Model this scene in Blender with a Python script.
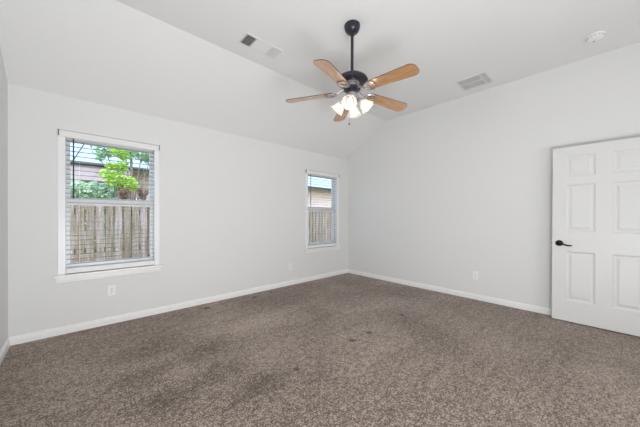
import bpy, bmesh, math, random
from mathutils import Vector, Matrix
random.seed(7)
S = bpy.context.scene
for o in list(bpy.data.objects): bpy.data.objects.remove(o)
COL = S.collection

# ------------------------------------------------------------------ camera
EYE = 1.2
yaw, pit, rol, FPX, CY = math.radians(47.2213), math.radians(-.2432), math.radians(.1678), 261.064, 218.108
fw = Vector((math.cos(yaw)*math.cos(pit), math.sin(yaw)*math.cos(pit), math.sin(pit)))
rt = Vector((math.sin(yaw), -math.cos(yaw), 0)); up = rt.cross(fw)
rt2 = rt*math.cos(rol)+up*math.sin(rol); up2 = rt2.cross(fw)
cam = bpy.data.cameras.new('camera'); co = bpy.data.objects.new('camera', cam); COL.objects.link(co)
cam.sensor_width = 36; cam.lens = 36*FPX/640; cam.shift_y = (CY-213.5)/640; cam.clip_start = .02
m = Matrix((rt2, up2, -fw)).transposed().to_4x4(); m.translation = (0, 0, EYE); co.matrix_world = m
S.camera = co

# ------------------------------------------------------------------ world, lights, exposure
W = bpy.data.worlds.new('world'); S.world = W; W.use_nodes = True
nt = W.node_tree; bg = nt.nodes['Background']
sky = nt.nodes.new('ShaderNodeTexSky'); sky.sky_type = 'NISHITA'; sky.sun_disc = False
sky.sun_elevation = math.radians(58); sky.sun_rotation = math.radians(200); sky.air_density = .8; sky.dust_density = 1.5
nt.links.new(sky.outputs[0], bg.inputs[0]); bg.inputs[1].default_value = .55

def light(name, kind, loc, energy, color=(1, 1, 1), **k):
    l = bpy.data.lights.new(name, kind); l.energy = energy; l.color = color
    for a, v in k.items(): setattr(l, a, v)
    o = bpy.data.objects.new(name, l); COL.objects.link(o); o.location = loc
    return o
def aim(o, tgt): o.rotation_euler = (Vector(tgt)-o.location).to_track_quat('-Z', 'Y').to_euler()

sun = light('sun', 'SUN', (0, -5, 9), 1.4, (1, .95, .88), angle=math.radians(2))
aim(sun, (1.2, 1.2, 0))
# added area lights, unseen behind the camera, filling in for soft bounced light
a = light('fill_light_up', 'AREA', (.3, -.6, .45), 47, (.965, .985, 1), shape='RECTANGLE', size=1.0, size_y=.9)
aim(a, (1.7, 2.2, 2.9))
c = light('fill_light_back', 'AREA', (1.2, -2.1, .9), 20, (.965, .985, 1), shape='RECTANGLE', size=2.6, size_y=1.0)
aim(c, (2.4, 3.7, 2.1))
b = light('fill_light_side', 'AREA', (4.2, -1.9, 1.4), 5, (.965, .985, 1), shape='RECTANGLE', size=1.2, size_y=1.8)
aim(b, (-.4, 2.2, 1.5))
S.view_settings.view_transform = 'Standard'; S.view_settings.look = 'None'
S.view_settings.gamma = 1; S.view_settings.use_curve_mapping = False
S.view_settings.exposure = 0.56

# ------------------------------------------------------------------ materials
def srgb(r, g, b):
    f = lambda c: c/255/12.92 if c/255 <= .04045 else ((c/255+.055)/1.055)**2.4
    return (f(r), f(g), f(b), 1)
def mat(name, col, rough=.6, metal=0, bump=None, coat=0):
    M = bpy.data.materials.new(name); M.use_nodes = True; t = M.node_tree
    p = t.nodes['Principled BSDF']; p.inputs['Base Color'].default_value = col
    p.inputs['Roughness'].default_value = rough; p.inputs['Metallic'].default_value = metal
    p.inputs['Coat Weight'].default_value = coat
    if bump:
        sc, st, d = bump
        n = node(t, 'ShaderNodeTexNoise', Scale=sc, Detail=3); tc = t.nodes.new('ShaderNodeTexCoord')
        t.links.new(tc.outputs['Object'], n.inputs['Vector'])
        bp = node(t, 'ShaderNodeBump', Strength=st, Distance=d)
        t.links.new(n.outputs[0], bp.inputs['Height']); t.links.new(bp.outputs[0], p.inputs['Normal'])
    return M
def node(t, kind, **k):
    n = t.nodes.new(kind)
    for a, v in k.items(): n.inputs[a].default_value = v
    return n
def ramp(t, stops):
    r = t.nodes.new('ShaderNodeValToRGB'); e = r.color_ramp.elements
    while len(e) < len(stops): e.new(.5)
    for q, (p, c) in zip(e, stops): q.position = p; q.color = c
    return r
def math_(t, op, a, b=None, c=None, clamp=False):
    n = t.nodes.new('ShaderNodeMath'); n.operation = op; n.use_clamp = clamp
    for i, v in enumerate((a, b, c)):
        if v is None: continue
        if isinstance(v, (int, float)): n.inputs[i].default_value = v
        else: t.links.new(v, n.inputs[i])
    return n.outputs[0]

M_wall = mat('wall_paint', (.81, .81, .80, 1), .75, bump=(170, .10, .002))
M_ceil = mat('ceiling_paint', (.86, .86, .86, 1), .85, bump=(110, .15, .002))
M_trim = mat('trim_paint', (.93, .93, .92, 1), .35)
M_door = mat('door_paint', (.77, .77, .76, 1), .4, bump=(60, .03, .001))
M_vinyl = mat('window_vinyl', (.92, .93, .94, 1), .3)
M_blind = mat('blind_slats_backlit', (.30, .30, .29, 1), .45)  # white slats darkened; their backlit shade is put into the colour
M_blindw = mat('blind_white', (.86, .86, .86, 1), .45)
M_grey = mat('bracket_metal', (.16, .16, .165, 1), .4, .6)
M_wand = mat('smoky_plastic', (.05, .06, .065, 1), .25)
M_black = mat('black_rubber', (.012, .012, .012, 1), .5)
M_dark = mat('dark_bronze', (.022, .022, .038, 1), .38, .35, coat=.3)
M_pewter = mat('brushed_pewter', (.50, .46, .47, 1), .32, .85)
M_plate = mat('outlet_plastic', (.92, .92, .91, 1), .35)
M_slot = mat('slot_shadow_plastic', (.22, .21, .20, 1), .6)
M_shadowgrey = mat('grey_slot_shade_plastic', (.45, .45, .44, 1), .5)
M_vent = mat('vent_enamel', (.80, .80, .79, 1), .4)
M_duct = mat('vent_duct_shade', (.05, .045, .04, 1), .8)  # for a flat panel; the shade inside the duct is put into its colour
M_handle = mat('oil_rubbed_bronze', (.012, .011, .010, 1), .32, .6)
M_chain = mat('pull_chain', (.20, .17, .13, 1), .4, .7)

def glass_mat():
    M = bpy.data.materials.new('window_glass'); M.use_nodes = True; t = M.node_tree; t.nodes.remove(t.nodes['Principled BSDF'])
    tr = node(t, 'ShaderNodeBsdfTransparent', Color=(.95, .97, .96, 1)); g = node(t, 'ShaderNodeBsdfGlossy', Roughness=.02)
    f = node(t, 'ShaderNodeFresnel', IOR=1.06); mx = t.nodes.new('ShaderNodeMixShader')
    t.links.new(f.outputs[0], mx.inputs[0]); t.links.new(tr.outputs[0], mx.inputs[1]); t.links.new(g.outputs[0], mx.inputs[2])
    t.links.new(mx.outputs[0], t.nodes['Material Output'].inputs[0]); return M
M_glass = glass_mat()
def shade_mat():
    M = bpy.data.materials.new('frosted_glass'); M.use_nodes = True; t = M.node_tree; t.nodes.remove(t.nodes['Principled BSDF'])
    tr = node(t, 'ShaderNodeBsdfTransparent', Color=(1, .98, .95, 1)); tl = node(t, 'ShaderNodeBsdfTranslucent', Color=(.95, .93, .9, 1))
    df = node(t, 'ShaderNodeBsdfDiffuse', Color=(.9, .9, .9, 1)); gl = node(t, 'ShaderNodeBsdfGlossy', Roughness=.15)
    def mix(f, x, y):
        q = t.nodes.new('ShaderNodeMixShader'); q.inputs[0].default_value = f
        t.links.new(x.outputs[0], q.inputs[1]); t.links.new(y.outputs[0], q.inputs[2]); return q
    o = mix(.10, mix(.66, mix(.35, df, tl), tr), gl)
    t.links.new(o.outputs[0], t.nodes['Material Output'].inputs[0]); return M
M_shade = shade_mat()
def emit(name, col, s):
    M = bpy.data.materials.new(name); M.use_nodes = True; p = M.node_tree.nodes['Principled BSDF']
    p.inputs['Base Color'].default_value = (.9, .9, .9, 1); p.inputs['Emission Color'].default_value = col
    p.inputs['Emission Strength'].default_value = s; return M
M_bulb = emit('lamp_bulb_glow', (1, .96, .9, 1), .9)

def carpet_mat():
    M = mat('carpet_pile', (.2, .16, .14, 1), .97); t = M.node_tree; p = t.nodes['Principled BSDF']; L = t.links.new
    tc = t.nodes.new('ShaderNodeTexCoord'); P = tc.outputs['Object']
    def noise(sc, det=2, rough=.5, vec=P, dist=0):
        n = node(t, 'ShaderNodeTexNoise', Scale=sc, Detail=det, Roughness=rough, Distortion=dist); L(vec, n.inputs['Vector']); return n.outputs[0]
    fine = noise(95, 3, .85); tuft = noise(34, 2, .6)
    mp = t.nodes.new('ShaderNodeMapping'); mp.inputs['Scale'].default_value = (.35, 2.6, 1); L(P, mp.inputs[0])
    swirl = noise(1.1, 3, .55, dist=.6); swirl2 = noise(3.2, 3, .6); streak = noise(1.6, 2, .5, mp.outputs[0])
    # vacuum passes along the window wall, pile laid one way then the other
    sx = t.nodes.new('ShaderNodeSeparateXYZ'); L(P, sx.inputs[0])
    wob = math_(t, 'MULTIPLY', noise(.9, 1), .35)
    ys = math_(t, 'MULTIPLY', math_(t, 'ADD', sx.outputs[1], wob), 2.9)
    saw = math_(t, 'FRACT', ys); line = math_(t, 'LESS_THAN', saw, .12)
    line = math_(t, 'MULTIPLY', line, math_(t, 'GREATER_THAN', noise(1.7, 2), .52))
    v = math_(t, 'MULTIPLY_ADD', math_(t, 'SUBTRACT', fine, .5), 4.0, .61)
    v = math_(t, 'ADD', v, math_(t, 'MULTIPLY', math_(t, 'SUBTRACT', tuft, .5), 1.15))
    v = math_(t, 'ADD', v, math_(t, 'MULTIPLY', math_(t, 'SUBTRACT', noise(14, 2, .6), .5), .55))
    v = math_(t, 'ADD', v, math_(t, 'MULTIPLY', math_(t, 'SUBTRACT', swirl, .5), .65))
    v = math_(t, 'ADD', v, math_(t, 'MULTIPLY', math_(t, 'SUBTRACT', streak, .5), .18))
    v = math_(t, 'SUBTRACT', v, math_(t, 'MULTIPLY', line, .07))
    # scuffed pile: (x, y, rx, ry, amount) and small spots
    def blob(x, y, rx, ry, amt, edge, v):
        dx = math_(t, 'DIVIDE', math_(t, 'SUBTRACT', sx.outputs[0], x), rx); dy = math_(t, 'DIVIDE', math_(t, 'SUBTRACT', sx.outputs[1], y), ry)
        d = math_(t, 'SQRT', math_(t, 'ADD', math_(t, 'MULTIPLY', dx, dx), math_(t, 'MULTIPLY', dy, dy)))
        d = math_(t, 'ADD', d, math_(t, 'MULTIPLY', math_(t, 'SUBTRACT', swirl2 if rx > .1 else .5, .5), 1.6))
        k = math_(t, 'DIVIDE', math_(t, 'SUBTRACT', 1, d), edge, clamp=True)
        return math_(t, 'SUBTRACT', v, math_(t, 'MULTIPLY', k, amt))
    for q in BLOBS: v = blob(*q, v)
    r = ramp(t, [(.05, (.075, .055, .044, 1)), (.42, (.182, .134, .104, 1)), (.62, (.272, .206, .166, 1)), (.95, (.62, .51, .43, 1))])
    L(v, r.inputs[0]); L(r.outputs[0], p.inputs['Base Color'])
    p.inputs['Specular IOR Level'].default_value = .1
    p.inputs['Sheen Weight'].default_value = .25; p.inputs['Sheen Roughness'].default_value = .5
    bp = node(t, 'ShaderNodeBump', Strength=.7, Distance=.012); L(math_(t, 'ADD', fine, tuft), bp.inputs['Height']); L(bp.outputs[0], p.inputs['Normal'])
    return M
def on_floor(u, v):
    d = fw+rt2*((u-320)/FPX)+up2*((CY-v)/FPX); s = -EYE/d.z
    return d.x*s, d.y*s
BLOBS = []
for (u, v, rx, ry, am) in [(145, 352, .30, .22, .16), (135, 380, .24, .20, .16), (160, 405, .26, .16, .18), (205, 350, .34, .16, .16), (225, 372, .30, .20, .18), (262, 384, .30, .18, .16), (320, 378, .30, .20, .10), (184, 372, .18, .16, -.10), (255, 325, .65, .28, -.14), (375, 328, .50, .30, -.12), (430, 345, .40, .3, .08), (60, 375, .30, .2, -.05), (500, 395, .3, .3, -.06), (560, 350, .3, .3, .07)]:
    x, y = on_floor(u, v); BLOBS.append((x, y, rx, ry, am*1.35, 1.0))
for (u, v, r) in [(271, 293, .022), (255, 297, .035), (305, 285, .03), (207, 308, .04), (369, 332.5, .03), (352.5, 340.5, .033), (402, 315, .03), (297, 369, .025)]:
    x, y = on_floor(u, v); BLOBS.append((x, y, r*1.25, r*1.25, .6, .5))
M_carpet = carpet_mat()

def wood_mat():
    M = mat('oak_blade', (.5, .3, .15, 1), .4, coat=1.0); t = M.node_tree; p = t.nodes['Principled BSDF']; L = t.links.new
    tc = t.nodes.new('ShaderNodeTexCoord'); mp = t.nodes.new('ShaderNodeMapping'); mp.inputs['Scale'].default_value = (3, 45, 45)
    L(tc.outputs['Object'], mp.inputs[0]); n = node(t, 'ShaderNodeTexNoise', Scale=1.3, Detail=4, Distortion=.7); L(mp.outputs[0], n.inputs['Vector'])
    r = ramp(t, [(.3, (.38, .18, .065, 1)), (.55, (.54, .28, .115, 1)), (.75, (.64, .37, .17, 1))]); L(n.outputs[0], r.inputs[0]); L(r.outputs[0], p.inputs['Base Color'])
    return M
M_wood = wood_mat(); M_wood.node_tree.nodes['Principled BSDF'].inputs['Coat Roughness'].default_value = .22; M_wood.node_tree.nodes['Principled BSDF'].inputs['Coat IOR'].default_value = 2.3
M_edge = mat('blade_edge_walnut', (.10, .05, .025, 1), .5)
def fence_mat():
    M = mat('weathered_cedar', (.4, .35, .3, 1), .9); t = M.node_tree; p = t.nodes['Principled BSDF']; L = t.links.new
    tc = t.nodes.new('ShaderNodeTexCoord'); sx = t.nodes.new('ShaderNodeSeparateXYZ'); L(tc.outputs['Object'], sx.inputs[0])
    idx = math_(t, 'FLOOR', math_(t, 'DIVIDE', sx.outputs[0], .127))
    wn = t.nodes.new('ShaderNodeTexWhiteNoise'); wn.noise_dimensions = '1D'; L(idx, wn.inputs['W'])
    mp = t.nodes.new('ShaderNodeMapping'); mp.inputs['Scale'].default_value = (22, 22, 1.6); L(tc.outputs['Object'], mp.inputs[0])
    n = node(t, 'ShaderNodeTexNoise', Scale=1.5, Detail=5, Roughness=.65); L(mp.outputs[0], n.inputs['Vector'])
    fr = math_(t, 'FRACT', math_(t, 'DIVIDE', sx.outputs[0], .127)); gap_shade = math_(t, 'MULTIPLY', math_(t, 'GREATER_THAN', math_(t, 'ABSOLUTE', math_(t, 'SUBTRACT', fr, .48)), .40), .30)  # board edges darkened: shade of the gaps put into the colour
    v = math_(t, 'ADD', math_(t, 'MULTIPLY', wn.outputs[0], .14), math_(t, 'MULTIPLY', n.outputs[0], 1.0))
    v = math_(t, 'SUBTRACT', v, gap_shade)
    r = ramp(t, [(.22, (.07, .062, .02, 1)), (.40, (.16, .12, .07, 1)), (.55, (.26, .21, .165, 1)), (.72, (.38, .33, .325, 1))])
    L(v, r.inputs[0]); L(r.outputs[0], p.inputs['Base Color']); return M
M_fence = fence_mat()
def brick_mat():
    M = mat('pink_brick', (.5, .3, .25, 1), .9); t = M.node_tree; p = t.nodes['Principled BSDF']; L = t.links.new
    tc = t.nodes.new('ShaderNodeTexCoord'); sx = t.nodes.new('ShaderNodeSeparateXYZ'); L(tc.outputs['Object'], sx.inputs[0])
    cb = t.nodes.new('ShaderNodeCombineXYZ'); L(sx.outputs[0], cb.inputs[0]); L(sx.outputs[2], cb.inputs[1])
    br = node(t, 'ShaderNodeTexBrick', Color1=(.80, .50, .41, 1), Color2=(.86, .60, .50, 1), Mortar=(.85, .78, .72, 1), Scale=1)
    br.inputs['Brick Width'].default_value = .21; br.inputs['Row Height'].default_value = .075; br.inputs['Mortar Size'].default_value = .008
    L(cb.outputs[0], br.inputs[0]); L(br.outputs[0], p.inputs['Base Color']); return M
M_brick = brick_mat()
M_roof = mat('roof_shingles', (.30, .38, .45, 1), .9, bump=(12, .4, .02))
M_fascia = mat('mauve_fascia', (.40, .33, .34, 1), .7)
M_gutter = mat('dark_gutter', (.05, .05, .05, 1), .5)
M_grass = mat('lawn', (.13, .22, .05, 1), .95, bump=(40, .5, .03))
def leaf(name, c1, c2):
    M = mat(name, c1, .6); t = M.node_tree; p = t.nodes['Principled BSDF']; L = t.links.new
    tc = t.nodes.new('ShaderNodeTexCoord'); n = node(t, 'ShaderNodeTexNoise', Scale=5, Detail=2); L(tc.outputs['Object'], n.inputs['Vector'])
    r = ramp(t, [(.35, c1), (.65, c2)]); L(n.outputs[0], r.inputs[0]); L(r.outputs[0], p.inputs['Base Color'])
    tl = t.nodes.new('ShaderNodeBsdfTranslucent'); L(r.outputs[0], tl.inputs[0]); mx = t.nodes.new('ShaderNodeMixShader'); mx.inputs[0].default_value = .45
    L(p.outputs[0], mx.inputs[1]); L(tl.outputs[0], mx.inputs[2]); L(mx.outputs[0], t.nodes['Material Output'].inputs[0]); return M
M_leafy = leaf('lime_leaves', (.40, .62, .10, 1), (.62, .80, .18, 1))
M_leafg = leaf('mid_green_leaves', (.22, .40, .14, 1), (.50, .68, .36, 1))
M_leafp = leaf('pale_green_leaves', (.45, .62, .42, 1), (.70, .82, .66, 1))
M_leafb = leaf('dry_brown_leaves', (.20, .11, .06, 1), (.36, .24, .14, 1))
M_bark = mat('bark', (.20, .16, .13, 1), .95)

# ------------------------------------------------------------------ mesh helpers
def obj(name, bm, m, parent=None, smooth=False, loc=None, mats=None):
    me = bpy.data.meshes.new(name); bmesh.ops.recalc_face_normals(bm, faces=bm.faces) if bm.faces else None
    bm.to_mesh(me); bm.free()
    for q in (mats or [m]): me.materials.append(q)
    if smooth:
        for f in me.polygons: f.use_smooth = True
        try: me.set_sharp_from_angle(angle=math.radians(40))
        except Exception: pass
    o = bpy.data.objects.new(name, me); COL.objects.link(o)
    if parent: o.parent = parent
    if loc: o.location = loc
    return o
def empty(name, loc=(0, 0, 0), rz=0):
    o = bpy.data.objects.new(name, None); COL.objects.link(o); o.location = loc; o.rotation_euler = (0, 0, rz); o.empty_display_size = .1; return o
def tag(o, label=None, cat=None, group=None, kind=None):
    for k, v in (('label', label), ('category', cat), ('group', group), ('kind', kind)):
        if v: o[k] = v
    return o
def part(root, o, label=None):
    if label: o['label'] = label
    return o
def copy_tree(o, parent=None):
    c = o.copy(); COL.objects.link(c)
    if parent: c.parent = parent
    for ch in list(o.children): copy_tree(ch, c)
    return c
def bx(bm, x0, x1, y0, y1, z0, z1, M=None, bev=0):
    r = bmesh.ops.create_cube(bm, size=1); vs = r['verts']
    T = Matrix.Translation(((x0+x1)/2, (y0+y1)/2, (z0+z1)/2)) @ Matrix.Diagonal((abs(x1-x0), abs(y1-y0), abs(z1-z0), 1))
    if M is not None: T = M @ T
    bmesh.ops.transform(bm, matrix=T, verts=vs)
    if bev:
        es = list({e for v in vs for e in v.link_edges}); bmesh.ops.bevel(bm, geom=es, offset=bev, segments=2, affect='EDGES', profile=.5)
def lathe(bm, prof, n=32, M=None, close=False):
    rings = []
    for r, z in prof:
        ring = []
        if r < 1e-5: ring = [bm.verts.new((0, 0, z))]
        else: ring = [bm.verts.new((r*math.cos(2*math.pi*k/n), r*math.sin(2*math.pi*k/n), z)) for k in range(n)]
        rings.append(ring)
    for A, B in zip(rings, rings[1:]):
        for k in range(n):
            q = [A[k % len(A)], A[(k+1) % len(A)], B[(k+1) % len(B)], B[k % len(B)]]
            u = []
            for v in q:
                if v not in u: u.append(v)
            if len(u) > 2:
                try: bm.faces.new(u)
                except ValueError: pass
    if M is not None: bmesh.ops.transform(bm, matrix=M, verts=[v for r in rings for v in r])
def tube(bm, pts, rad, n=8, closed=False):
    pts = [Vector(p) for p in pts]; rr = rad if isinstance(rad, (list, tuple)) else [rad]*len(pts)
    rings = []; N = len(pts); ref = None
    for i, p in enumerate(pts):
        if closed: t = pts[(i+1) % N]-pts[(i-1) % N]
        else: t = pts[min(i+1, N-1)]-pts[max(i-1, 0)]
        t.normalize()
        if ref is None: ref = t.orthogonal().normalized()
        ref = (ref-t*ref.dot(t)).normalized(); s = t.cross(ref)
        rings.append([bm.verts.new(p+(ref*math.cos(2*math.pi*k/n)+s*math.sin(2*math.pi*k/n))*rr[i]) for k in range(n)])
    pr = list(zip(rings, rings[1:]+([rings[0]] if closed else [])))[:N if closed else N-1]
    for A, B in pr:
        for k in range(n): bm.faces.new((A[k], A[(k+1) % n], B[(k+1) % n], B[k]))
    if not closed: bm.faces.new(rings[0][::-1]); bm.faces.new(rings[-1])
def prism(bm, pts, d, M=None):
    """polygon pts (3D, one plane) extruded by vector d"""
    d = Vector(d); A = [bm.verts.new(p) for p in pts]; B = [bm.verts.new(Vector(p)+d) for p in pts]; n = len(A)
    bm.faces.new(A); bm.faces.new(B[::-1])
    for k in range(n): bm.faces.new((A[k], B[k], B[(k+1) % n], A[(k+1) % n]))
    if M is not None: bmesh.ops.transform(bm, matrix=M, verts=A+B)
def nb(): return bmesh.new()

# ------------------------------------------------------------------ room shell
XB, YA, XC, YD = 4.2718, 3.727, -.478, -2.6
H, Z2, YK = 2.4249, 3.024, 2.7991
T = .16
OPEN = [(-.152, .739), (3.085, 3.985)]; OZ0, OZ1 = .605, 2.08

bm = nb(); bx(bm, XC-T, XB+T, YD-T, YA+T, -.1, 0); tag(obj('floor', bm, M_carpet), 'brown textured cut-pile carpet covering the bedroom floor', 'carpet floor', kind='structure')
bm = nb()
xs = [XC-T, OPEN[0][0], OPEN[0][1], OPEN[1][0], OPEN[1][1], XB+T]; zs = [0, OZ0, OZ1, H+.02]
for i in range(5):
    for k in range(3):
        if i in (1, 3) and k == 1: continue
        bx(bm, xs[i], xs[i+1], YA, YA+T, zs[k], zs[k+1])
tag(obj('wall_north', bm, M_wall), 'white window wall with two windows under the sloped ceiling', 'wall', kind='structure')
bm = nb(); prism(bm, [(XC, YD, 0), (XC, YA, 0), (XC, YA, H), (XC, YK, Z2), (XC, YD, Z2)], (-T, 0, 0))
tag(obj('wall_west', bm, M_wall), 'narrow strip of white wall at the left edge', 'wall', kind='structure')
dy0, dy1 = -1.27, -.43     # doorway beside the open door, outside the picture
bm = nb(); prism(bm, [(XB, dy1, 0), (XB, YA, 0), (XB, YA, H), (XB, YK, Z2), (XB, dy1, Z2)], (T, 0, 0)); bx(bm, XB, XB+T, YD, dy0, 0, Z2); bx(bm, XB, XB+T, dy0, dy1, 2.05, Z2)
tag(obj('wall_east', bm, M_wall), 'white blank wall running behind the open door to the corner', 'wall', kind='structure')
bm = nb(); bx(bm, XC-T, XB+T, YD-T, YD, 0, Z2); tag(obj('wall_south', bm, M_wall), 'white wall behind the camera', 'wall', kind='structure')
bm = nb(); bx(bm, XB+T+1.1, XB+T+1.2, -2.3, .3, 0, 2.5); bx(bm, XB+T, XB+T+1.1, -2.4, -2.3, 0, 2.5); bx(bm, XB+T, XB+T+1.1, .3, .4, 0, 2.5); bx(bm, XB+T, XB+T+1.2, -2.4, .4, 2.5, 2.6)
tag(obj('wall_hallway', bm, M_wall), 'hallway wall beyond the doorway', 'wall', kind='structure')
bm = nb(); bx(bm, XB+T, XB+T+1.2, -2.4, .4, -.1, 0); tag(obj('floor_hallway', bm, M_carpet), 'hallway carpet', 'floor', kind='structure')
bm = nb(); prism(bm, [(XC-T, YA+T, H), (XC-T, YA, H), (XC-T, YK, Z2), (XC-T, YD-T, Z2), (XC-T, YD-T, Z2+.15), (XC-T, YK+.03, Z2+.15), (XC-T, YA+T, H+.15)], (XB-XC+2*T, 0, 0))
tag(obj('ceiling', bm, M_ceil), 'white vaulted ceiling sloping down to the window wall', 'ceiling', kind='structure')

def baseboard(name, p0, p1, inward, lb):
    p0, p1, n = Vector(p0), Vector(p1), Vector(inward)
    prof = [(0, 0), (.015, 0), (.015, .052), (.011, .058), (.011, .066), (.006, .076), (0, .078)]
    bm = nb(); prism(bm, [p0+n*a+Vector((0, 0, z)) for a, z in prof], p1-p0)
    tag(obj(name, bm, M_trim), lb, 'baseboard', kind='structure')
baseboard('baseboard_north', (XC, YA, 0), (XB, YA, 0), (0, -1, 0), 'white baseboard along the window wall')
baseboard('baseboard_east', (XB, dy1+.07, 0), (XB, YA, 0), (-1, 0, 0), 'white baseboard along the blank wall behind the door')
baseboard('baseboard_west', (XC, YD, 0), (XC, YA, 0), (1, 0, 0), 'white baseboard along the left edge wall')
baseboard('baseboard_south', (XC, YD, 0), (XB, YD, 0), (0, 1, 0), 'white baseboard behind the camera')

# ------------------------------------------------------------------ windows
def ring(bm, x0, x1, z0, z1, w, y0, y1, wb=None, wt=None):
    wb = wb or w; wt = wt or w
    bx(bm, x0, x0+w, y0, y1, z0, z1, bev=.002); bx(bm, x1-w, x1, y0, y1, z0, z1, bev=.002)
    bx(bm, x0+w, x1-w, y0, y1, z0, z0+wb, bev=.002); bx(bm, x0+w, x1-w, y0, y1, z1-wt, z1, bev=.002)
def window(name, X0, X1, lb):
    root = empty(name, (X0, YA, OZ0)); tag(root, lb, 'window', kind='structure'); w = X1-X0; h = OZ1-OZ0
    bm = nb(); ring(bm, 0, w, 0, h, .036, .066, .155)
    for x in (0, w-.055): bx(bm, x, x+.055, .001, .07, 0, h-.002, bev=.002)
    obj('window_frame', bm, M_vinyl, root)
    zm = 1.345-OZ0
    bm = nb(); ring(bm, .034, w-.034, zm-.005, h-.034, .055, .112, .14, wb=.06, wt=.058); us = obj('upper_sash', bm, M_vinyl, root)
    bm = nb(); bx(bm, .085, w-.085, .124, .128, zm+.05, h-.088); obj('pane', bm, M_glass, us)
    bm = nb(); ring(bm, .034, w-.034, .034, zm+.035, .055, .078, .108, wb=.062, wt=.062); ls = obj('lower_sash', bm, M_vinyl, root)
    bm = nb(); bx(bm, .085, w-.085, .092, .096, .09, zm-.02); obj('pane', bm, M_glass, ls)
    for z in (.112, zm-.052):
        bm = nb(); bx(bm, w-.103, w-.088, .086, .0905, z-.008, z+.008, bev=.002); obj('screen_clip', bm, M_black, ls, loc=None)['label'] = 'small black clip in the pane corner'
    bm = nb(); bx(bm, w/2-.03, w/2+.03, .072, .108, zm+.036, zm+.048, bev=.003); obj('sash_lock', bm, M_vinyl, root)
    bm = nb(); bx(bm, -.035, w+.035, -.035, 0, -.026, .0, bev=.005); bx(bm, 0.001, w-.001, 0, .07, -.0255, 0.0); obj('window_sill', bm, M_trim, root)
    bm = nb(); prism(bm, [(-.012, -.001, -.026), (-.012, -.017, -.026), (-.012, -.017, -.055), (-.012, -.012, -.062), (-.012, -.012, -.078), (-.012, -.001, -.082)], (w+.024, 0, 0)); obj('apron', bm, M_trim, root)
    return root
window('window_1', *OPEN[0], 'larger white double-hung window at left with trees outside')
window('window_2', *OPEN[1], 'white double-hung window near the room corner')

def blind(X0, X1, lb):
    w = X1-X0; root = empty('window_blind', (X0, YA, OZ0)); tag(root, lb, 'blind', 'open window blinds')
    h = OZ1-OZ0
    bm = nb(); bx(bm, .057, w-.057, .006, .056, h-.05, h-.008, bev=.002); obj('headrail', bm, M_blindw, root)
    bm = nb(); bx(bm, .004, w-.004, -.009, .0005, h-.072, h-.006, bev=.002); obj('valance', bm, M_blindw, root)
    for x in (0.001, w-.009):
        bm = nb(); bx(bm, x, x+.008, -.013, .0005, h-.062, h-.001); obj('bracket', bm, M_grey, root)['label'] = 'grey metal end bracket'
    bm = nb(); z = h-.105; k = 0; bot = .075
    tops = []
    while z > bot+.02: tops.append(z); z -= .049
    
    for z in tops:
        pr = [(.058, y, z+.003*(1-((y-.031)/.025)**2)) for y in (.014, .022, .031, .040, .048)]
        pr += [(.058, y, z-.0018+.003*(1-((y-.031)/.025)**2)) for y in (.048, .040, .031, .022, .014)]
        prism(bm, pr, (w-.116, 0, 0))
    obj('slats', bm, M_blind, root)
    bm = nb(); bx(bm, .057, w-.057, .002, .056, .004, .058, bev=.004); obj('bottom_rail', bm, M_blindw, root)
    for x in (.16, w-.16):
        bm = nb()
        for y in (.0035, .0585): tube(bm, [(x, y, .03), (x, y, h-.03)], .0009, 5)
        obj('ladder_cord', bm, M_blindw, root)
    bm = nb(); tube(bm, [(.115, -.008, h-.075), (.115, -.012, h-.10), (.115, -.012, 1.385-OZ0)], [.003, .0062, .0062], 6)
    obj('tilt_wand', bm, M_wand, root)['label'] = 'dark tilt wand hanging at the left'
    return root
blind(*OPEN[0], 'open horizontal slat blind on the larger window left of the fan')
blind(*OPEN[1], 'open horizontal slat blind on the narrow-looking window near the corner')

# ------------------------------------------------------------------ ceiling fan
FX, FY, ZB = 1.910, 1.6213, 2.350
fan = empty('ceiling_fan', (FX, FY, Z2)); tag(fan, 'five-blade ceiling fan with light wood blades and four lit glass shades', 'ceiling fan')
def fz(z): return z-Z2
bm = nb(); lathe(bm, [(0, 0), (.070, 0), (.075, -.005), (.075, -.022), (.068, -.048), (.052, -.072), (.030, -.084), (.024, -.088), (.022, -.098), (0, -.098)], 40); obj('canopy', bm, M_dark, fan, True)
bm = nb(); tube(bm, [(0, 0, -.09), (0, 0, fz(2.55))], .0145, 20); obj('downrod', bm, M_dark, fan, True)
bm = nb(); lathe(bm, [(0, fz(2.575)), (.022, fz(2.575)), (.028, fz(2.555)), (.07, fz(2.547)), (.112, fz(2.532)), (.139, fz(2.514)), (.150, fz(2.494)), (.149, fz(2.484)), (.136, fz(2.476)), (.09, fz(2.472)), (0, fz(2.470))], 56)
mh = obj('motor_housing', bm, M_dark, fan, True)
bm = nb(); lathe(bm, [(.066, fz(2.483)), (.070, fz(2.478)), (.070, fz(2.470)), (.060, fz(2.464)), (.058, fz(2.440)), (.066, fz(2.434)), (.066, fz(2.427)), (.06, fz(2.425)), (0, fz(2.425))], 48)
for k in range(16):
    R = Matrix.Rotation(k*math.pi/8, 4, 'Z')
    bx(bm, .056, .064, -.006, .006, fz(2.440), fz(2.464), R, .002)
obj('motor_band', bm, M_pewter, fan, True)['label'] = 'pewter coloured ribbed band'
bm = nb(); lathe(bm, [(0, fz(2.428)), (.074, fz(2.428)), (.080, fz(2.422)), (.080, fz(2.408)), (.072, fz(2.400)), (.05, fz(2.396)), (.045, fz(2.36)), (0, fz(2.36))], 48); obj('flywheel', bm, M_dark, fan, True)
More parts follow.
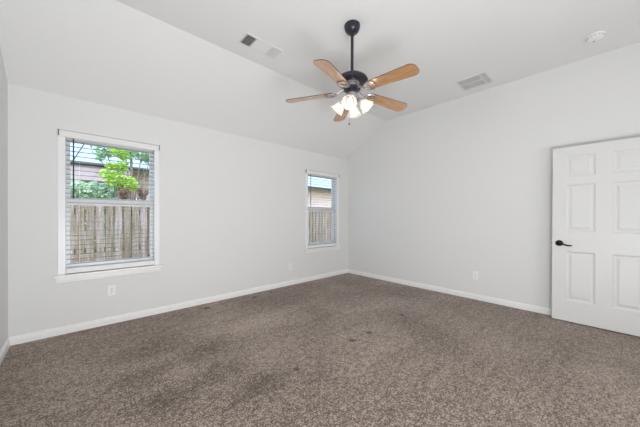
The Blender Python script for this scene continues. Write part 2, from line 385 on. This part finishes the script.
# blade with its iron; built along +X, object origin at fan axis
def blade_outline():
    pts = []; r0, r1 = .185, .655; hw0, hw1 = .054, .071
    def hw(x): return hw0+(hw1-hw0)*min(1, (x-r0)/(r1-r0-.06))
    up_ = [(r0+.000, hw0-.016), (r0+.006, hw0-.005), (r0+.02, hw0)]
    for x in (.27, .36, .45, .54): up_.append((x, hw(x)))
    for a in range(0, 91, 15):
        t_ = math.radians(a); up_.append((r1-.055+.055*math.sin(t_), hw1-.055+.055*math.cos(t_)))
    return up_+[(x, -y) for x, y in reversed(up_)]
pitch = Matrix.Translation((0, 0, .045)) @ Matrix.Rotation(math.radians(4.0), 4, 'Y') @ Matrix.Rotation(math.radians(-12), 4, 'X')
zB = fz(ZB)
def make_blade(root, ang):
    bm = nb(); o2 = blade_outline(); th = .006
    A = [bm.verts.new((x, y, -th/2)) for x, y in o2]; B = [bm.verts.new((x, y, th/2)) for x, y in o2]; n = len(A)
    bm.faces.new(A[::-1]); bm.faces.new(B)
    for k in range(n):
        f = bm.faces.new((A[k], A[(k+1) % n], B[(k+1) % n], B[k])); f.material_index = 1
    bmesh.ops.transform(bm, matrix=pitch, verts=bm.verts)
    bl = obj('blade', bm, None, root, mats=[M_wood, M_edge]); bl.location = (0, 0, zB); bl.rotation_euler = (0, 0, ang)
    # iron: arm from the flywheel down to a lyre-shaped open plate under the blade
    bm = nb()
    tube(bm, [(.07, 0, .066), (.10, 0, .062), (.13, 0, .040), (.155, 0, .022)], [.016, .015, .013, .011], 8)
    q = []
    for k in range(28):
        t_ = 2*math.pi*k/28; x = .205-.058*math.cos(t_); y = .050*math.sin(t_)*(1+.15*math.cos(t_*1)*-1)
        q.append(pitch @ Vector((x, y, -.011)))
    tube(bm, q, .0065, 8, closed=True)
    for s in (-1, 1):
        c = [pitch @ Vector((.150+.03*i/6+.0, s*.026*math.sin(math.pi*i/6)*1.0, -.011)) for i in range(7)]
        tube(bm, c, .004, 6)
        c = [pitch @ Vector((.185+.055*i/6, s*(.004+.020*math.sin(math.pi*i/6)), -.011)) for i in range(7)]
        tube(bm, c, .004, 6)
    ir = obj('blade_iron', bm, M_pewter, bl, True); ir['label'] = 'open scrolled pewter bracket'
    for (x, y) in ((.215, .036), (.215, -.036), (.25, 0)):
        bm = nb(); lathe(bm, [(0, -.012), (.006, -.011), (.008, -.006), (.008, -.003)], 12, pitch @ Matrix.Translation((x, y, 0)))
        obj('screw', bm, M_pewter, bl, True)
    return bl
for k in range(5): make_blade(fan, math.radians(-89.6-72*k))
# light kit
bm = nb(); lathe(bm, [(0, fz(2.380)), (.045, fz(2.380)), (.05, fz(2.372)), (.05, fz(2.352)), (.062, fz(2.345)), (.066, fz(2.325)), (.058, fz(2.300)), (.035, fz(2.278)), (.018, fz(2.266)), (.010, fz(2.250)), (0, fz(2.246))], 40)
kit = obj('light_kit_hub', bm, M_pewter, fan, True)
def make_light(ang):
    R = Matrix.Rotation(ang, 4, 'Z')
    s0 = Vector((.055, 0, fz(2.318))); ax = Vector((math.cos(math.radians(-48)), 0, math.sin(math.radians(-48))))
    Q = Vector((0, 0, 1)).rotation_difference(ax).to_matrix().to_4x4()
    base = Vector((.078, 0, fz(2.305)))
    Mx = Matrix.Translation(base) @ Q
    bm = nb(); tube(bm, [s0, s0+Vector((.014, 0, .003)), base+ax*.004], .010, 10)
    lathe(bm, [(0, -.004), (.020, -.002), (.024, .006), (.024, .024), (.020, .028), (0, .028)], 24, Mx)
    arm = obj('lamp_holder', bm, M_pewter, fan, True); arm.rotation_euler = (0, 0, ang)
    bm = nb(); n = 40
    outer = [(.022, .010), (.028, .018), (.038, .032), (.046, .052), (.050, .070), (.055, .088), (.064, .102), (.069, .108)]
    inner = [(.066, .109), (.061, .103), (.052, .088), (.047, .070), (.043, .052), (.035, .034), (.025, .021)]
    lathe(bm, outer+inner, n, None)
    for v in bm.verts:   # fluted rim
        r = math.hypot(v.co.x, v.co.y); t_ = math.atan2(v.co.y, v.co.x); k = max(0, (v.co.z-.07)/.04)
        f = 1+.045*k*math.cos(10*t_); v.co.x *= f; v.co.y *= f
    bmesh.ops.transform(bm, matrix=Mx, verts=bm.verts)
    sh = obj('lamp_shade', bm, M_shade, fan, True); sh.rotation_euler = (0, 0, ang); sh['label'] = 'lit frosted glass tulip shade'
    bm = nb(); lathe(bm, [(0, .026), (.010, .028), (.012, .038), (.018, .050), (.024, .064), (.022, .076), (.013, .086), (0, .089)], 20, Mx)
    bu = obj('bulb', bm, M_bulb, sh, True)
    p = R @ (Mx @ Vector((0, 0, .100)))
    light('lamp_glow', 'POINT', Vector((FX, FY, Z2))+p, .3, (1, .88, .72), shadow_soft_size=.03)
for k in range(4): make_light(math.radians(211+90*k))
for (dx, dy, z1, nm) in ((-.025, .012, 2.085, 'pull_chain'), (-.042, .055, 2.155, 'pull_chain')):
    bm = nb(); z = 2.275
    tube(bm, [(dx, dy, fz(2.29)), (dx, dy, fz(z1))], .0014, 6)
    while z > z1+.02:
        bmesh.ops.create_icosphere(bm, subdivisions=1, radius=.0026, matrix=Matrix.Translation((dx, dy, fz(z)))); z -= .011
    lathe(bm, [(0, .012), (.004, .010), (.0075, 0), (.007, -.008), (0, -.013)], 12, Matrix.Translation((dx, dy, fz(z1))))
    obj(nm, bm, M_chain, fan, True)

# ------------------------------------------------------------------ ceiling vents, smoke detector
def frame_flat(bm, x0, x1, y0, y1, w, z0, z1):
    bx(bm, x0, x1, y0, y0+w, z0, z1, bev=.0015); bx(bm, x0, x1, y1-w, y1, z0, z1, bev=.0015)
    bx(bm, x0, x0+w, y0+w, y1-w, z0, z1, bev=.0015); bx(bm, x1-w, x1, y0+w, y1-w, z0, z1, bev=.0015)
def blades(bm, x0, x1, y0, y1, along, n, tilt, wid=.016, th=.0014):
    """n tilted louvres; along='X' or 'Y'; below z=0"""
    for i in range(n):
        if along == 'Y':
            x = x0+(x1-x0)*(i+.5)/n; Mx = Matrix.Translation((x, (y0+y1)/2, -.004)) @ Matrix.Rotation(math.radians(tilt), 4, 'Y')
            bx(bm, -wid/2, wid/2, -(y1-y0)/2, (y1-y0)/2, -th/2, th/2, Mx)
        else:
            y = y0+(y1-y0)*(i+.5)/n; Mx = Matrix.Translation(((x0+x1)/2, y, -.004)) @ Matrix.Rotation(math.radians(tilt), 4, 'X')
            bx(bm, -(x1-x0)/2, (x1-x0)/2, -wid/2, wid/2, -th/2, th/2, Mx)
v1 = empty('ceiling_vent', (1.435, 2.49, Z2)); tag(v1, 'white three-way ceiling air register with dark louvre end, left of the fan', 'air vent')
bm = nb(); frame_flat(bm, -.215, .215, -.10, .10, .016, -.009, 0); bx(bm, -.095, -.088, -.084, .084, -.009, -.001); bx(bm, .088, .095, -.084, .084, -.009, -.001); obj('vent_frame', bm, M_vent, v1)
bm = nb(); bx(bm, -.20, .20, -.085, .085, -.0014, -.0004); obj('duct_shade_panel', bm, M_duct, v1)
bm = nb(); blades(bm, -.198, -.096, -.083, .083, 'Y', 4, -50, .010, .004); obj('louvres', bm, M_vent, v1)
bm = nb(); blades(bm, .096, .198, -.083, .083, 'Y', 7, 40, .011); obj('louvres', bm, M_vent, v1)
bm = nb(); blades(bm, -.087, .087, -.083, .083, 'X', 9, -30, .024); obj('louvres', bm, M_vent, v1)
v2 = empty('ceiling_vent', (3.90, 1.175, Z2)); tag(v2, 'square white ceiling air register near the blank wall, right of the fan', 'air vent')
bm = nb(); frame_flat(bm, -.18, .18, -.185, .185, .02, -.009, 0); bx(bm, -.16, .16, -.112, -.098, -.009, -.001); bx(bm, -.005, .005, -.10, .165, -.009, -.001); obj('vent_frame', bm, M_vent, v2)
bm = nb(); bx(bm, -.165, .165, -.17, .17, -.0014, -.0004); obj('duct_shade_panel', bm, M_duct, v2)
bm = nb(); blades(bm, -.158, -.004, -.096, .163, 'Y', 7, 35, .0070); obj('louvres', bm, M_vent, v2)
bm = nb(); blades(bm, .004, .158, -.096, .163, 'Y', 7, 35, .0070); obj('louvres', bm, M_vent, v2)
bm = nb(); blades(bm, -.158, .158, -.163, -.114, 'X', 3, -42, .012); obj('louvres', bm, M_vent, v2)
sd = empty('smoke_detector', (3.80, .055, Z2)); tag(sd, 'round white smoke detector on the ceiling above the door', 'smoke detector')
bm = nb(); lathe(bm, [(0, 0), (.070, 0), (.070, -.010), (.064, -.013), (0, -.013)], 40); obj('base_plate', bm, M_plate, sd, True)
bm = nb(); lathe(bm, [(.060, -.012), (.063, -.016), (.062, -.030), (.052, -.040), (.03, -.043), (0, -.044)], 40); obj('cover', bm, M_plate, sd, True)
bm = nb()
for k in range(14):
    bx(bm, .0605, .0645, -.008, .008, -.027, -.021, Matrix.Rotation(k*math.pi/7, 4, 'Z'))
obj('sensor_slots', bm, M_shadowgrey, sd)
bm = nb(); lathe(bm, [(.011, -.042), (.011, -.046), (0, -.0465)], 16, Matrix.Translation((.02, .01, 0))); obj('test_button', bm, M_shadowgrey, sd, True)

# ------------------------------------------------------------------ outlets
def outlet(loc, rz, lb):
    root = empty('wall_outlet', loc, rz); tag(root, lb, 'electrical outlet')    # local -Y faces the room
    bm = nb(); bx(bm, -.036, .036, -.006, 0, -.058, .058, bev=.003); pl = obj('cover_plate', bm, M_plate, root)
    for z in (.0195, -.0195):
        bm = nb(); lathe(bm, [(0, 0), (.0165, 0), (.0165, .002), (.015, .003), (0, .003)], 24, Matrix.Translation((0, -.005, z)) @ Matrix.Rotation(math.pi/2, 4, 'X')); rc = obj('socket', bm, M_plate, root, True)
        bm = nb()
        for x, hh in ((-.006, .004), (.006, .005)): bx(bm, x-.0012, x+.0012, -.0088, -.0075, z-.001, z+hh*1.6)
        lathe(bm, [(.0026, 0), (.0026, .001), (0, .001)], 12, Matrix.Translation((0, -.0078, z-.008)) @ Matrix.Rotation(math.pi/2, 4, 'X'))
        obj('slots', bm, M_slot, rc)
    bm = nb(); lathe(bm, [(.003, 0), (.003, .001), (0, .0014)], 12, Matrix.Translation((0, -.006, 0)) @ Matrix.Rotation(math.pi/2, 4, 'X')); obj('screw', bm, M_slot, root, True)
outlet((.272, YA, .372), 0, 'white wall outlet below the larger window at left')
outlet((2.742, YA, .325), 0, 'white wall outlet just left of the window near the corner')
outlet((XB, 1.257, .350), -math.pi/2, 'white wall outlet low on the blank wall left of the door')

# ------------------------------------------------------------------ open six-panel door (thickness towards the wall)
DX, DY, DW, DZ0, DZ1 = 4.1217, .4002, .81, .012, 2.0117
door = empty('door_1', (DX, DY-DW, 0)); tag(door, 'open white six-panel door standing against the blank wall', 'door', kind='structure')
cols = [(.115, .352), (.475, .700)]; rows = [(.25, .817), (1.04, 1.578), (1.668, 1.90)]
def face_grid(bm, xf, sgn):
    """door face in the plane x=xf; y measured from the leading edge going to -Y (local y = DW-d); panels recessed with raised centre"""
    ys = [0, cols[0][0], cols[0][1], cols[1][0], cols[1][1], DW]; zs_ = [DZ0, rows[0][0], rows[0][1], rows[1][0], rows[1][1], rows[2][0], rows[2][1], DZ1]
    V = lambda d, z, dep: bm.verts.new((xf+sgn*dep, DW-d, z))
    for i in range(5):
        for k in range(7):
            y0, y1, z0, z1 = ys[i], ys[i+1], zs_[k], zs_[k+1]
            if i in (1, 3) and k in (1, 3, 5):
                steps = [(0, 0), (.006, .004), (.014, .009), (.020, .010), (.030, .010), (.042, .0065), (.052, .003), (.056, .003)]
                prev = None
                for ins, dep in steps:
                    r = [V(y0+ins, z0+ins, dep), V(y1-ins, z0+ins, dep), V(y1-ins, z1-ins, dep), V(y0+ins, z1-ins, dep)]
                    if prev:
                        for q in range(4): bm.faces.new((prev[q], prev[(q+1) % 4], r[(q+1) % 4], r[q]))
                    prev = r
                bm.faces.new(prev)
            else: bm.faces.new([V(y0, z0, 0), V(y1, z0, 0), V(y1, z1, 0), V(y0, z1, 0)])
bm = nb(); face_grid(bm, 0, 1); face_grid(bm, .035, -1)
for (a0, a1, b0, b1) in ((0, 0, DZ0, DZ1), (DW, DW, DZ0, DZ1)):
    bm.faces.new([bm.verts.new(v) for v in ((0, a0, b0), (.035, a0, b0), (.035, a0, b1), (0, a0, b1))])
for z in (DZ0, DZ1): bm.faces.new([bm.verts.new(v) for v in ((0, 0, z), (.035, 0, z), (.035, DW, z), (0, DW, z))])
bmesh.ops.remove_doubles(bm, verts=bm.verts, dist=.0001)
obj('door_slab', bm, M_door, door)
def lever(side):
    M0 = Matrix.Translation((0 if side < 0 else .035, DW-.062, .904)) @ Matrix.Rotation(math.radians(90*side), 4, 'Y')
    bm = nb(); lathe(bm, [(0, 0), (.033, 0), (.034, .004), (.031, .009), (.022, .013), (.014, .016), (.013, .042), (0, .044)], 36, M0)
    s = side*.040+(0 if side < 0 else .035)
    pts = [(s, DW-.062, .904), (s*1.0, DW-.080, .902), (s, DW-.105, .892), (s, DW-.130, .884), (s, DW-.155, .882), (s, DW-.172, .886)]
    tube(bm, pts, [.011, .0105, .009, .008, .0075, .006], 12)
    obj('door_handle', bm, M_handle, door, True)['label'] = 'dark bronze lever handle'
lever(-1); lever(1)
bm = nb(); bx(bm, .006, .029, DW-.0005, DW+.0015, .875, .933); bx(bm, .010, .025, DW+.001, DW+.011, .896, .912, bev=.002); obj('latch', bm, M_pewter, door)
for z in (.25, 1.02, 1.80):
    bm = nb(); tube(bm, [(.040, -.004, z-.045), (.040, -.004, z+.045)], .006, 10); obj('hinge', bm, M_handle, door)
bm = nb()
for y0, y1 in ((dy0-.06, dy0), (dy1, dy1+.06)): bx(bm, XB-.015, XB, y0, y1, 0, 2.05, bev=.002)
bx(bm, XB-.015, XB, dy0-.06, dy1+.06, 2.05, 2.11, bev=.002); tag(obj('trim_1', bm, M_trim), 'white casing of the doorway beside the open door', 'door casing', kind='structure')

# ------------------------------------------------------------------ outside
GZ = -.38
bm = nb(); bx(bm, -14, 26, YA+T, 30, GZ-.2, GZ); tag(obj('ground', bm, M_grass), 'green lawn outside the windows', 'lawn', kind='structure')
bm = nb(); bx(bm, XC-T, XB+T, YA+.02, YA+T+.002, GZ, 0); bx(bm, XC-T, XB+T, YD-T, YA+T, GZ, -.1)
tag(obj('foundation', bm, M_brick), 'brick foundation below the window wall outside', 'foundation', kind='structure')
# fence
FYY, FT = 5.9, 1.45
fence = empty('wooden_fence', (2.5, FYY, GZ)); tag(fence, 'weathered grey-brown cedar privacy fence seen through both windows', 'fence')
bm = nb(); x = -35*.127
while x < 7.5:
    t_ = random.uniform(-.012, .012); wv = .121+random.uniform(-.004, .003); dy = random.uniform(-.003, .003); Z = FT-GZ+t_
    prism(bm, [(x, dy, .04), (x+wv, dy, .04), (x+wv, dy, Z-.03), (x+wv-.025, dy, Z), (x+.025, dy, Z), (x, dy, Z-.03)], (0, .016, 0)); x += .127
obj('fence_boards', bm, M_fence, fence)
for z in (.3, 1.0, 1.65):
    bm = nb(); bx(bm, -4.5, 7.5, .0195, .0575, z-.045, z+.045); obj('fence_rail', bm, M_fence, fence)
x = -4.4
while x < 7.6:
    bm = nb(); bx(bm, x, x+.09, .058, .148, 0, FT-GZ-.04); obj('fence_post', bm, M_fence, fence); x += 2.38
# neighbouring house
HY = 9.5; house = empty('brick_house', (6, HY, GZ)); tag(house, 'pink brick house with grey-blue roof and dark gutter beyond the fence', 'house')
bm = nb(); bx(bm, -7, 9, 0, 7, 0, 2.98); obj('brick_wall', bm, M_brick, house)
bm = nb(); prism(bm, [(-7.5, -.52, 2.98), (-7.5, 3.5, 4.7), (-7.5, 7.5, 2.98), (-7.5, 7.5, 2.9), (-7.5, -.52, 2.9)], (17, 0, 0)); obj('roof', bm, M_roof, house)
bm = nb(); bx(bm, -7.5, 9.5, -.56, -.52, 2.86, 2.90); bx(bm, -7.5, -4.9, -.60, -.50, 2.50, 2.86); bx(bm, -7.5, 9.5, -.52, 0, 2.86, 2.88); obj('fascia', bm, M_fascia, house)
bm = nb(); bx(bm, -7.5, 9.5, -.66, -.56, 2.885, 2.935, bev=.01); obj('gutter', bm, M_gutter, house)
bm = nb(); ring(bm, -5.9, -4.7, .95, 2.1, .05, -.03, .02); wf = obj('window_frame', bm, M_vinyl, house)
bm = nb(); bx(bm, -5.85, -4.75, -.012, -.005, 1.0, 2.05); obj('pane', bm, mat('sky_tinted_glass', (.35, .45, .5, 1), .1), wf)  # the sky's pale blue reflection is put into the pane colour

def foliage(bm, c, rad, n, size, hollow=.35):
    for i in range(n):
        while True:
            d = Vector((random.uniform(-1, 1), random.uniform(-1, 1), random.uniform(-1, 1)))
            if hollow < d.length < 1: break
        p = Vector(c)+Vector((d.x*rad[0], d.y*rad[1], d.z*rad[2])); s = size*random.uniform(.6, 1.3)
        R = Matrix.Rotation(random.uniform(0, 6.28), 4, 'Z') @ Matrix.Rotation(random.uniform(-1, 1), 4, 'X') @ Matrix.Rotation(random.uniform(-1, 1), 4, 'Y')
        v = [bm.verts.new(p+(R @ Vector(q))) for q in ((-s, 0, 0), (-.2*s, .38*s, .1*s), (s, 0, 0), (-.2*s, -.38*s, .1*s))]
        bm.faces.new((v[0], v[1], v[2])); bm.faces.new((v[0], v[2], v[3]))
def tree(name, loc, hgt, blobs, m, lb, cat, trunk=.06, group=None, size=.06, den=1.0):
    root = empty(name, loc); tag(root, lb, cat, group)
    bm = nb(); tube(bm, [(0, 0, 0), (.02, .01, hgt*.5), (-.02, 0, hgt)], [trunk, trunk*.8, trunk*.5], 8)
    for (c, r, n) in blobs: tube(bm, [(0, 0, hgt*.45), ((c[0])*.5, c[1]*.5, (hgt*.5+c[2])/2), c], [trunk*.5, trunk*.3, trunk*.12], 6)
    obj('trunk', bm, M_bark, root, True)
    bm = nb()
    for (c, r, n) in blobs: foliage(bm, c, r, int(n*den), size)
    obj('foliage', bm, m, root)
def sight(u, v, Y):
    d = fw+rt2*((u-320)/FPX)+up2*((CY-v)/FPX); s = Y/d.y
    return Vector((d.x*s, Y, EYE+d.z*s))
def crowns(base, pts, Y):
    out = []
    for (u, v, r, n) in pts:
        q = sight(u, v, Y)-Vector(base); out.append((tuple(q), (r, r*.8, r*.9), n))
    return out
b0 = sight(119, 200, 7.2); b0.z = GZ
tree('lime_tree', b0, 2.6, crowns(b0, [(118, 150, .17, 200), (122, 166, .14, 130), (116, 180, .22, 330), (130, 184, .17, 200), (106, 174, .12, 80), (124, 156, .12, 90), (112, 166, .1, 60)], 7.2), M_leafy, 'slender yellow-green tree behind the fence, in the middle of the larger window', 'tree', .03, size=.05)
b1 = sight(132, 200, 8.0); b1.z = GZ
tree('leafy_tree', b1, 3.2, crowns(b1, [(104, 148, .26, 200), (125, 147, .34, 340), (142, 151, .30, 300), (150, 160, .14, 100), (100, 158, .08, 30)], 8.0), M_leafg, 'mid-green overhanging tree at the top right of the larger window', 'tree', .05, size=.06)
b2 = sight(92, 200, 8.6); b2.z = GZ
tree('garden_bush', b2, 1.5, crowns(b2, [(74, 189, .26, 420), (80, 195, .25, 300), (88, 192, .24, 340), (96, 189, .20, 260), (103, 193, .24, 300), (112, 190, .24, 300), (121, 194, .2, 200)], 8.6), M_leafp, 'wide pale green bush behind the fence, at the lower left of the larger window', 'bush', .05, size=.07)
for u, lb in ((125, 'brown dried plant rising above the fence behind the yellow-green tree'), (142.5, 'brown dried plant above the fence near the right edge of the larger window')):
    b3 = sight(u, 200, 6.3); b3.z = GZ
    tree('dried_plant', b3, 1.7, crowns(b3, [(u, 192.5, .11, 200), (u, 198, .07, 80)], 6.3), M_leafb, lb, 'plant', .012, 'dried plants above the fence', size=.03)
# utility pole left of the view and the cable it carries
pole = empty('utility_pole', (sight(52, 200, 8.4).x-.6, 8.3, GZ)); tag(pole, 'thin dark cable on a pole, running diagonally outside the top of the larger window', 'utility cable')
bm = nb(); tube(bm, [(0, 0, 0), (0, 0, 3.6)], .06, 10); obj('pole', bm, M_bark, pole)
p, q = sight(60, 180, 8.3), sight(95, 128, 8.3); d_ = (q-p)
o_ = Vector(pole.location); p0 = p+d_*((o_.x-p.x)/d_.x); q = q+d_*.6
bm = nb(); tube(bm, [p0-o_, p-o_]+[p.lerp(q, t_/6)-o_ for t_ in range(1, 7)], .011, 6); obj('cable', bm, M_black, pole)
